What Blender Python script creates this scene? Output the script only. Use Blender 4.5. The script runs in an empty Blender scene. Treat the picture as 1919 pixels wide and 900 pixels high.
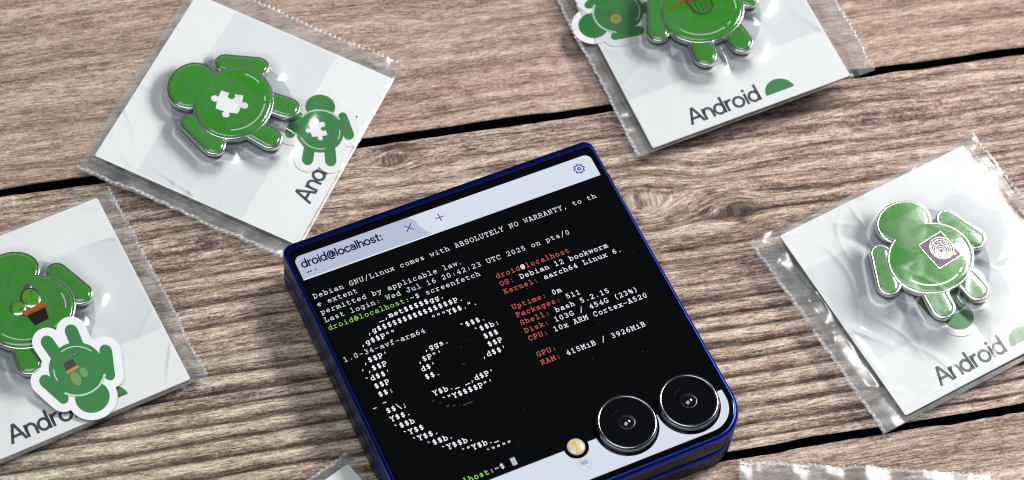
import bpy, bmesh, math, random
import numpy as np
from mathutils import Matrix, Vector

# ------------------------------------------------------------------ scene, camera, light
SC = bpy.context.scene
MM = 0.001
CY = 285.0                                   # mm: table point taken as the world origin

def rad(a): return math.radians(a)

cam_d = bpy.data.cameras.new('camera')
cam = bpy.data.objects.new('camera', cam_d)
SC.collection.objects.link(cam)
SC.camera = cam
PITCH, CAMH, ROLL = 1.009134400571479, 453.3494119241024, 0.1047827060718941
cam_d.sensor_fit = 'HORIZONTAL'
cam_d.sensor_width = 36.0
cam_d.lens = 4400.0 / 1919.0 * 36.0
cam_d.clip_start = 0.02
cam_d.clip_end = 50.0
_fw = Vector((0, math.cos(PITCH), -math.sin(PITCH)))
_rt = Vector((1, 0, 0))
_up = _rt.cross(_fw)
_c, _s = math.cos(ROLL), math.sin(ROLL)
_r2 = _rt * _c + _up * _s
_u2 = -_rt * _s + _up * _c
_m = Matrix((_r2, _u2, -_fw)).transposed().to_4x4()
_m.translation = Vector((0, -CY * MM, CAMH * MM))
cam.matrix_world = _m
cam_d.dof.use_dof = True
cam_d.dof.focus_distance = 0.517
cam_d.dof.aperture_fstop = 22.0

W = bpy.data.worlds.new('World')
SC.world = W
W.use_nodes = True
W.node_tree.nodes['Background'].inputs[0].default_value = (0.85, 0.93, 1.0, 1)
W.node_tree.nodes['Background'].inputs[1].default_value = 0.055

def area(name, loc, target, size, power, col, sy=None):
    d = bpy.data.lights.new(name, 'AREA')
    d.energy = power
    d.color = col
    d.size = size
    if sy:
        d.shape = 'RECTANGLE'
        d.size_y = sy
    o = bpy.data.objects.new(name, d)
    SC.collection.objects.link(o)
    o.location = loc
    o.rotation_euler = (Vector(target) - Vector(loc)).to_track_quat('-Z', 'Y').to_euler()
    return o

area('ceiling_lamp_key', (0.52, 0.50, 0.95), (0.02, 0, 0), 0.34, 12.6, (1.0, 0.975, 0.95), 0.24)
area('overhead_fill', (-0.15, -0.25, 1.5), (0, 0, 0), 0.9, 9.6, (0.95, 0.98, 1.0), 0.9)  # unseen fill lamp added overhead for the soft ambient light

SC.view_settings.view_transform = 'Standard'
SC.view_settings.look = 'None'
SC.view_settings.exposure = 0.0
SC.view_settings.gamma = 1.0
SC.view_settings.use_curve_mapping = False
SC.cycles.filter_width = 1.1
SC.cycles.max_bounces = 10
SC.cycles.transparent_max_bounces = 16
SC.cycles.caustics_reflective = False
SC.cycles.caustics_refractive = False

rng = np.random.default_rng(7)
random.seed(7)

# ------------------------------------------------------------------ materials
def srgb(r, g, b):
    f = lambda c: (c / 255 / 12.92) if c / 255 <= 0.04045 else ((c / 255 + 0.055) / 1.055) ** 2.4
    return (f(r), f(g), f(b), 1.0)

def new_mat(name):
    m = bpy.data.materials.new(name)
    m.use_nodes = True
    return m, m.node_tree, m.node_tree.nodes, m.node_tree.links

def N(nt, typ, **kw):
    n = nt.nodes.new(typ)
    for k, v in kw.items():
        setattr(n, k, v)
    return n

def simple(name, col, rough=0.5, metal=0.0, spec=0.5, emis=None, estr=0.0, coat=0.0, noise=0.0, nscale=900.0, bump=0.0, bscale=2500.0):
    m, nt, ns, ln = new_mat(name)
    b = ns['Principled BSDF']
    b.inputs['Base Color'].default_value = col
    b.inputs['Roughness'].default_value = rough
    b.inputs['Metallic'].default_value = metal
    b.inputs['Specular IOR Level'].default_value = spec
    b.inputs['Coat Weight'].default_value = coat
    b.inputs['Coat Roughness'].default_value = 0.04
    if emis:
        b.inputs['Emission Color'].default_value = emis
        b.inputs['Emission Strength'].default_value = estr
    if noise > 0 or bump > 0:
        tc = N(nt, 'ShaderNodeTexCoord')
    if noise > 0:
        nz = N(nt, 'ShaderNodeTexNoise')
        nz.inputs['Scale'].default_value = nscale
        nz.inputs['Detail'].default_value = 3
        ln.new(tc.outputs['Object'], nz.inputs['Vector'])
        mx = N(nt, 'ShaderNodeMix', data_type='RGBA', blend_type='MULTIPLY')
        mx.inputs[0].default_value = 1.0
        mx.inputs[6].default_value = col
        mr = N(nt, 'ShaderNodeMapRange')
        mr.inputs['To Min'].default_value = 1 - noise
        mr.inputs['To Max'].default_value = 1 + noise
        ln.new(nz.outputs['Fac'], mr.inputs['Value'])
        ln.new(mr.outputs['Result'], mx.inputs[7])
        ln.new(mx.outputs[2], b.inputs['Base Color'])
    if bump > 0:
        nb = N(nt, 'ShaderNodeTexNoise')
        nb.inputs['Scale'].default_value = bscale
        nb.inputs['Detail'].default_value = 2
        ln.new(tc.outputs['Object'], nb.inputs['Vector'])
        bp = N(nt, 'ShaderNodeBump')
        bp.inputs['Strength'].default_value = bump
        bp.inputs['Distance'].default_value = 0.0002
        ln.new(nb.outputs['Fac'], bp.inputs['Height'])
        ln.new(bp.outputs['Normal'], b.inputs['Normal'])
    return m

M = {}
M['card'] = simple('card_stock', srgb(237, 240, 241), 0.6, spec=0.3, noise=0.02, nscale=300)
M['card_edge'] = simple('card_edge', srgb(190, 190, 185), 0.8)
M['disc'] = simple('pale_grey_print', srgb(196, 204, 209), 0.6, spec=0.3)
M['ink'] = simple('dark_slate_ink', srgb(34, 48, 58), 0.5)
M['ink_green'] = simple('green_ink', srgb(16, 118, 46), 0.5)
M['silver'] = simple('silver_plating', srgb(222, 222, 216), 0.17, metal=1.0, bump=0.12, bscale=1800)
M['enamel'] = simple('green_enamel', srgb(44, 140, 20), 0.13, spec=0.5, coat=1.0, noise=0.10, nscale=700, bump=0.05, bscale=500)
M['enamel_white'] = simple('white_enamel', srgb(238, 240, 240), 0.2, coat=1.0)
M['enamel_orange'] = simple('orange_enamel', srgb(176, 84, 40), 0.2, coat=1.0)
M['enamel_black'] = simple('black_enamel', srgb(34, 26, 30), 0.2, coat=1.0)
M['enamel_lime'] = simple('light_green_enamel', srgb(78, 150, 40), 0.2, coat=1.0)
M['enamel_purple'] = simple('purple_enamel', srgb(96, 74, 98), 0.2, coat=1.0)
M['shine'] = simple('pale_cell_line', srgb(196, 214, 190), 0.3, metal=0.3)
M['copper'] = simple('copper_plating', srgb(206, 120, 84), 0.25, metal=0.7)
M['gold'] = simple('gold_plating', srgb(222, 178, 96), 0.25, metal=0.8)
M['paper_white'] = simple('white_sticker_vinyl', srgb(238, 241, 242), 0.35, coat=0.4)
M['print_green'] = simple('printed_green', srgb(12, 118, 44), 0.4, coat=0.1)
M['print_line'] = simple('printed_pale_line', srgb(170, 215, 190), 0.4)
M['print_black'] = simple('printed_black', srgb(40, 30, 30), 0.4)
M['print_orange'] = simple('printed_orange', srgb(198, 120, 60), 0.4)
M['print_lime'] = simple('printed_light_green', srgb(96, 150, 66), 0.4)
M['print_purple'] = simple('printed_purple', srgb(120, 96, 120), 0.4)

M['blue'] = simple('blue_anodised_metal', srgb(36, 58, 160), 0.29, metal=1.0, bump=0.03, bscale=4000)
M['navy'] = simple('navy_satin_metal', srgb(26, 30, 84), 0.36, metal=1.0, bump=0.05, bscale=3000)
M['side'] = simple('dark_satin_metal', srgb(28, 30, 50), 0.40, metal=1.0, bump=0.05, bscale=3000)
M['black_gap'] = simple('black_gap_fill', (0.004, 0.004, 0.005, 1), 0.6)  # plain black filling for the phone's narrow gaps
M['glass'] = simple('black_cover_glass', (0.001, 0.0012, 0.0015, 1), 0.05, spec=0.5)
M['lcd'] = simple('dark_display', (0.001, 0.0012, 0.0016, 1), 0.06, spec=0.5, emis=(0.5, 0.7, 1.0, 1), estr=0.0008)
M['scr_white'] = simple('lit_white_display', (0.02, 0.02, 0.02, 1), 0.1, emis=srgb(216, 226, 240), estr=0.95)
M['scr_tab'] = simple('lit_lavender_display', (0.02, 0.02, 0.02, 1), 0.1, emis=srgb(192, 203, 226), estr=0.84)
M['scr_line'] = simple('lit_pale_display_line', (0.02, 0.02, 0.02, 1), 0.1, emis=srgb(226, 236, 252), estr=1.0)
M['scr_ink'] = simple('display_navy_ink', srgb(20, 24, 56), 0.2, emis=srgb(20, 24, 60), estr=0.5)
M['scr_icon'] = simple('display_blue_ink', srgb(40, 44, 120), 0.2, emis=srgb(50, 52, 130), estr=0.6)
M['scr_grey'] = simple('display_grey_ink', srgb(120, 130, 150), 0.2, emis=srgb(160, 170, 188), estr=0.55)
M['scr_grey2'] = simple('display_pale_grey_ink', srgb(120, 130, 150), 0.2, emis=srgb(186, 196, 212), estr=0.72)
M['t_white'] = simple('lit_white_text', (0.02, 0.02, 0.02, 1), 0.3, emis=(0.86, 0.9, 0.95, 1), estr=0.95)
M['t_bold'] = simple('lit_bold_text', (0.02, 0.02, 0.02, 1), 0.3, emis=(0.93, 0.96, 1.0, 1), estr=1.1)
M['t_red'] = simple('lit_red_text', (0.02, 0.02, 0.02, 1), 0.3, emis=srgb(205, 84, 76), estr=0.9)
M['t_dimred'] = simple('lit_dim_red_text', (0.02, 0.02, 0.02, 1), 0.3, emis=srgb(150, 70, 48), estr=0.8)
M['t_green'] = simple('lit_green_text', (0.02, 0.02, 0.02, 1), 0.3, emis=srgb(150, 226, 84), estr=1.0)
M['cursor'] = simple('lit_grey_cursor', (0.02, 0.02, 0.02, 1), 0.3, emis=srgb(176, 182, 196), estr=1.0)
M['ring'] = simple('dark_chrome', srgb(150, 152, 158), 0.16, metal=1.0)
M['ring_dark'] = simple('black_chrome', srgb(92, 95, 104), 0.24, metal=1.0)
M['barrel'] = simple('black_barrel', (0.012, 0.012, 0.016, 1), 0.3)
M['lens'] = simple('lens_glass', (0.002, 0.002, 0.003, 1), 0.03, spec=0.5, coat=0.5)
M['lens_blue'] = simple('coated_lens', (0.002, 0.003, 0.012, 1), 0.05, spec=0.9, coat=1.0)
M['flash'] = simple('flash_diffuser', srgb(214, 208, 190), 0.25, coat=1.0)
M['flash_yellow'] = simple('flash_phosphor', srgb(222, 186, 70), 0.35, coat=0.6)
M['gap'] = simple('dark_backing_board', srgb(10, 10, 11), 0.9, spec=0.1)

def film_mat(name, veil, veil_col, tint, rough=0.2, gl=1.0, bump=0.05):
    m, nt, ns, ln = new_mat(name)
    ns.remove(ns['Principled BSDF'])
    out = ns['Material Output']
    tr = N(nt, 'ShaderNodeBsdfTransparent')
    tr.inputs[0].default_value = tint
    df = N(nt, 'ShaderNodeBsdfDiffuse')
    df.inputs[0].default_value = veil_col
    gs = N(nt, 'ShaderNodeBsdfGlossy')
    gs.inputs[0].default_value = (1, 1, 1, 1)
    gs.inputs['Roughness'].default_value = rough
    fr = N(nt, 'ShaderNodeFresnel')
    fr.inputs['IOR'].default_value = 1.36
    mu = N(nt, 'ShaderNodeMath', operation='MULTIPLY')
    mu.inputs[1].default_value = gl
    ln.new(fr.outputs[0], mu.inputs[0])
    tc = N(nt, 'ShaderNodeTexCoord')
    nz = N(nt, 'ShaderNodeTexNoise')
    nz.inputs['Scale'].default_value = 110
    nz.inputs['Detail'].default_value = 3
    nz.inputs['Distortion'].default_value = 1.2
    ln.new(tc.outputs['Object'], nz.inputs['Vector'])
    bp = N(nt, 'ShaderNodeBump')
    bp.inputs['Strength'].default_value = bump
    bp.inputs['Distance'].default_value = 0.0012
    ln.new(nz.outputs['Fac'], bp.inputs['Height'])
    ln.new(bp.outputs['Normal'], gs.inputs['Normal'])
    mr = N(nt, 'ShaderNodeMapRange')
    mr.inputs['From Min'].default_value = 0.3
    mr.inputs['From Max'].default_value = 0.7
    mr.inputs['To Min'].default_value = veil * 0.6
    mr.inputs['To Max'].default_value = veil * 1.4
    ln.new(nz.outputs['Fac'], mr.inputs['Value'])
    m1 = N(nt, 'ShaderNodeMixShader')
    ln.new(mr.outputs['Result'], m1.inputs[0])
    ln.new(tr.outputs[0], m1.inputs[1])
    ln.new(df.outputs[0], m1.inputs[2])
    m2 = N(nt, 'ShaderNodeMixShader')
    ln.new(mu.outputs[0], m2.inputs[0])
    ln.new(m1.outputs[0], m2.inputs[1])
    ln.new(gs.outputs[0], m2.inputs[2])
    ln.new(m2.outputs[0], out.inputs[0])
    return m

M['film'] = film_mat('clear_plastic_film', 0.02, (0.9, 0.92, 0.93, 1), (0.997, 0.999, 1.0, 1))
M['film_back'] = film_mat('clear_plastic_back_film', 0.25, (0.6, 0.62, 0.64, 1), (0.9, 0.91, 0.92, 1))
M['film_flap'] = film_mat('clear_plastic_flap', 0.015, (0.8, 0.84, 0.87, 1), (0.968, 0.982, 0.988, 1))
M['seal'] = film_mat('crimped_plastic_seal', 0.32, (0.84, 0.86, 0.87, 1), (0.93, 0.94, 0.95, 1), 0.3, 1.5, 0.05)

# wood: coordinates come from the grain attribute of each plank (along grain, warped across grain), in mm
def wood_mat(name, streak, contrast, seed):
    m, nt, ns, ln = new_mat(name)
    b = ns['Principled BSDF']
    b.inputs['Roughness'].default_value = 0.62
    b.inputs['Specular IOR Level'].default_value = 0.28
    at = N(nt, 'ShaderNodeAttribute', attribute_name='grain')
    ac = N(nt, 'ShaderNodeAttribute', attribute_name='crack')
    ab = N(nt, 'ShaderNodeAttribute', attribute_name='band')
    atn = N(nt, 'ShaderNodeAttribute', attribute_name='tint')
    def nz(sx, sy, det=4, rough=0.6, dist=0.0, off=0.0):
        mp = N(nt, 'ShaderNodeMapping')
        mp.inputs['Scale'].default_value = (sx, sy, 1)
        mp.inputs['Location'].default_value = (seed + off, seed * 0.37 + off, 0)
        ln.new(at.outputs['Vector'], mp.inputs['Vector'])
        n = N(nt, 'ShaderNodeTexNoise', noise_dimensions='2D')
        n.inputs['Scale'].default_value = 1
        n.inputs['Detail'].default_value = det
        n.inputs['Roughness'].default_value = rough
        n.inputs['Distortion'].default_value = dist
        ln.new(mp.outputs[0], n.inputs['Vector'])
        return n.outputs['Fac']
    def math_(op, a, c):
        n = N(nt, 'ShaderNodeMath', operation=op)
        for i, v in enumerate((a, c)):
            if isinstance(v, (int, float)): n.inputs[i].default_value = v
            else: ln.new(v, n.inputs[i])
        return n.outputs[0]
    def rng_(v, a, c, d=0.0, e=1.0):
        n = N(nt, 'ShaderNodeMapRange')
        n.inputs['From Min'].default_value = a
        n.inputs['From Max'].default_value = c
        n.inputs['To Min'].default_value = d
        n.inputs['To Max'].default_value = e
        ln.new(v, n.inputs['Value'])
        return n.outputs['Result']
    broad = nz(0.014, 0.22, 3, 0.55)
    strk = nz(0.085, 1.5, 4, 0.68, 0.15, 3.1)
    fib = nz(0.36, 2.3, 3, 0.65, 0.2, 7.7)
    blot = nz(0.10, 0.5, 4, 0.65, 0.5, 11.3)
    fine = nz(1.3, 4.0, 2, 0.6, 0.0, 17.0)
    s = math_('MULTIPLY', broad, 0.5)
    s = math_('ADD', s, math_('MULTIPLY', strk, streak))
    s = math_('ADD', s, math_('MULTIPLY', fib, 0.95))
    s = math_('ADD', s, math_('MULTIPLY', blot, 0.5))
    s = math_('ADD', s, math_('MULTIPLY', fine, 0.7))
    tot = 0.5 + streak + 0.95 + 0.5 + 0.7
    s = math_('DIVIDE', s, tot)
    s = math_('ADD', math_('MULTIPLY', math_('SUBTRACT', s, 0.5), contrast), 0.5)
    s = math_('ADD', s, ab.outputs['Fac'])
    cr = N(nt, 'ShaderNodeValToRGB')
    e = cr.color_ramp.elements
    e[0].position = 0.05; e[0].color = srgb(66, 52, 50)
    e[1].position = 0.95; e[1].color = srgb(240, 232, 222)
    for p, c in ((0.26, (108, 90, 82)), (0.43, (151, 131, 119)), (0.57, (184, 164, 152)), (0.74, (215, 201, 188))):
        x = e.new(p); x.color = srgb(*c)
    ln.new(s, cr.inputs[0])
    # weathered grey-green to rosy board tint, part of it light cast painted in
    t1 = N(nt, 'ShaderNodeMix', data_type='RGBA', blend_type='MULTIPLY')
    tr = N(nt, 'ShaderNodeValToRGB')
    te = tr.color_ramp.elements
    te[0].position = 0.0; te[0].color = (0.84, 0.89, 0.80, 1)
    te[1].position = 1.0; te[1].color = (1.08, 0.985, 0.965, 1)
    x = te.new(0.5); x.color = (0.97, 0.95, 0.90, 1)
    tn = math_('ADD', atn.outputs['Fac'], math_('MULTIPLY', math_('SUBTRACT', nz(0.018, 0.05, 2, 0.5, 0.0, 23.0), 0.5), 0.7))
    ln.new(tn, tr.inputs[0])
    t1.inputs[0].default_value = 1.0
    ln.new(cr.outputs[0], t1.inputs[6])
    ln.new(tr.outputs[0], t1.inputs[7])
    # open grain cracks, stained dark
    ck = N(nt, 'ShaderNodeMix', data_type='RGBA')
    cfac = math_('MULTIPLY', math_('MINIMUM', ac.outputs['Fac'], 1.0), rng_(nz(0.05, 0.5, 3, 0.6, 0.0, 31.0), 0.25, 0.6, 0.72, 1.0))
    ln.new(cfac, ck.inputs[0])
    ln.new(t1.outputs[2], ck.inputs[6])
    ck.inputs[7].default_value = srgb(38, 27, 27)
    # darkness of the gaps painted on: board edges coloured black
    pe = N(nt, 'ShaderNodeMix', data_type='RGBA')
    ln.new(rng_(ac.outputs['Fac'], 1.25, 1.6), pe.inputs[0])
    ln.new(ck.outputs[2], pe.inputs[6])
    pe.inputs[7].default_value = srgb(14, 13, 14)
    ln.new(pe.outputs[2], b.inputs['Base Color'])
    h = math_('ADD', math_('MULTIPLY', strk, 0.6), math_('MULTIPLY', fib, 0.5))
    h = math_('ADD', h, math_('MULTIPLY', fine, 0.2))
    bp = N(nt, 'ShaderNodeBump')
    bp.inputs['Strength'].default_value = 0.4
    bp.inputs['Distance'].default_value = 0.0004
    ln.new(h, bp.inputs['Height'])
    ln.new(bp.outputs[0], b.inputs['Normal'])
    return m

# ------------------------------------------------------------------ object helpers
def link(o): SC.collection.objects.link(o); return o

def props(o, label=None, cat=None, group=None, kind=None):
    if label: o['label'] = label
    if cat: o['category'] = cat
    if group: o['group'] = group
    if kind: o['kind'] = kind
    return o

def empty(name, mat, label=None, cat=None, group=None):
    o = link(bpy.data.objects.new(name, None))
    o.empty_display_size = 0.01
    o.matrix_world = mat
    return props(o, label, cat, group)

class MB:
    """collects polygons in mm, linked as one mesh object"""
    def __init__(self): self.v = []; self.f = []; self.mi = []
    def add(self, verts, faces, mi=0):
        b = len(self.v)
        self.v.extend(verts)
        self.f.extend([tuple(b + i for i in f) for f in faces])
        self.mi.extend([mi] * len(faces))
    def build(self, name, mats, parent=None, smooth=False, angle=None, local=None):
        me = bpy.data.meshes.new(name)
        me.from_pydata([(x * MM, y * MM, z * MM) for x, y, z in self.v], [], self.f)
        mats = mats if isinstance(mats, (list, tuple)) else [mats]
        for m in mats: me.materials.append(m)
        if len(mats) > 1: me.polygons.foreach_set('material_index', self.mi)
        if smooth: me.polygons.foreach_set('use_smooth', [True] * len(self.f))
        me.validate(); me.update()
        if angle is not None:
            me.polygons.foreach_set('use_smooth', [True] * len(me.polygons))
            try: me.set_sharp_from_angle(angle=rad(angle))
            except Exception: pass
        o = link(bpy.data.objects.new(name, me))
        if parent is not None: o.parent = parent
        return o

def rrect(x0, x1, y0, y1, rs, n=8):
    """rounded rectangle, counter-clockwise; rs = radii BL, BR, TR, TL"""
    pts = []
    for (cx, cy, sx, sy, a0, r) in ((x0, y0, 1, 1, 180, rs[0]), (x1, y0, -1, 1, 270, rs[1]), (x1, y1, -1, -1, 0, rs[2]), (x0, y1, 1, -1, 90, rs[3])):
        for k in range(n + 1):
            a = rad(a0 + 90 * k / n)
            pts.append((cx + sx * r + r * math.cos(a), cy + sy * r + r * math.sin(a)))
    return pts

def ell(cx, cy, rx, ry, rot=0, n=40):
    c, s = math.cos(rad(rot)), math.sin(rad(rot))
    o = []
    for k in range(n):
        a = 2 * math.pi * k / n
        x, y = rx * math.cos(a), ry * math.sin(a)
        o.append((cx + x * c - y * s, cy + x * s + y * c))
    return o

def caps(ax, ay, bx, by, ra, rb=None, n=12):
    rb = ra if rb is None else rb
    d = math.atan2(by - ay, bx - ax)
    o = []
    for k in range(n + 1):
        a = d - math.pi / 2 + math.pi * k / n
        o.append((bx + rb * math.cos(a), by + rb * math.sin(a)))
    for k in range(n + 1):
        a = d + math.pi / 2 + math.pi * k / n
        o.append((ax + ra * math.cos(a), ay + ra * math.sin(a)))
    return o

def inset(pts, d):
    n = len(pts); o = []
    for i in range(n):
        p0, p1, p2 = pts[i - 1], pts[i], pts[(i + 1) % n]
        t = (p2[0] - p0[0], p2[1] - p0[1]); L = math.hypot(*t) or 1
        o.append((p1[0] - t[1] / L * d, p1[1] + t[0] / L * d))
    return o

def loft(mb, rings, cap0=False, cap1=False, mi=None):
    """rings: list of (pts, z) or 3-tuples lists of equal length"""
    n = len(rings[0][0]); vs = []
    for pts, z in rings: vs += [(p[0], p[1], z) for p in pts]
    fs = []; ms = []
    for r in range(len(rings) - 1):
        for i in range(n):
            j = (i + 1) % n
            fs.append((r * n + i, r * n + j, (r + 1) * n + j, (r + 1) * n + i)); ms.append(mi[r] if mi else 0)
    if cap0: fs.append(tuple(reversed(range(n)))); ms.append(mi[0] if mi else 0)
    if cap1: fs.append(tuple(range((len(rings) - 1) * n, len(rings) * n))); ms.append(mi[-1] if mi else 0)
    b = len(mb.v); mb.v.extend(vs); mb.f.extend([tuple(b + k for k in f) for f in fs]); mb.mi.extend(ms)

def flat(mb, pts, z, mi=0):
    mb.add([(p[0], p[1], z) for p in pts], [tuple(range(len(pts)))], mi)

def plate(mb, pts, z0, z1, bev=0.15, mi=0):
    r = [(pts, z0), (pts, z1 - bev), (inset(pts, bev * 0.35), z1 - bev * 0.35), (inset(pts, bev), z1)]
    loft(mb, r, True, True, [mi] * 4)

def dome(mb, pts, z0, h, steps=((0, 0), (0.12, 0.45), (0.35, 0.75), (0.7, 0.93), (1.1, 1.0)), mi=0):
    """gently domed filling inside an outline"""
    rings = [(inset(pts, d), z0 + h * t) for d, t in steps]
    loft(mb, rings, False, True, [mi] * len(rings))

# ------------------------------------------------------------------ strokes and lettering
def stroke(mb, pts, w, z, closed=False, mi=0, xf=None):
    if xf: pts = [xf(p) for p in pts]
    P = [np.array(p, float) for p in pts]
    n = len(P)
    if n < 2: return
    L, R = [], []
    for i in range(n):
        a = P[i - 1] if (i > 0 or closed) else None
        c = P[(i + 1) % n] if (i < n - 1 or closed) else None
        d1 = (P[i] - a) if a is not None else (c - P[i])
        d2 = (c - P[i]) if c is not None else d1
        d1 = d1 / (np.linalg.norm(d1) or 1); d2 = d2 / (np.linalg.norm(d2) or 1)
        n1 = np.array([-d1[1], d1[0]]); n2 = np.array([-d2[1], d2[0]])
        m = n1 + n2; ml = np.linalg.norm(m)
        m = n1 if ml < 0.2 else m / ml
        k = 1 / max(0.5, float(m @ n1))
        L.append(P[i] + m * k * w / 2); R.append(P[i] - m * k * w / 2)
    if not closed:
        e0 = P[0] - P[1]; e0 = e0 / (np.linalg.norm(e0) or 1) * w * 0.35
        e1 = P[-1] - P[-2]; e1 = e1 / (np.linalg.norm(e1) or 1) * w * 0.35
        L[0] = L[0] + e0; R[0] = R[0] + e0; L[-1] = L[-1] + e1; R[-1] = R[-1] + e1
    vs = [(p[0], p[1], z) for p in L] + [(p[0], p[1], z) for p in R]
    fs = []
    for i in range(n if closed else n - 1):
        j = (i + 1) % n
        fs.append((n + i, n + j, j, i))
    mb.add(vs, fs, mi)

def E(cx, cy, rx, ry, a0=0, a1=360, n=None):
    n = n or max(6, int(abs(a1 - a0) / 26))
    return [(cx + rx * math.cos(rad(a0 + (a1 - a0) * k / n)), cy + ry * math.sin(rad(a0 + (a1 - a0) * k / n))) for k in range(n + 1)]

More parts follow.
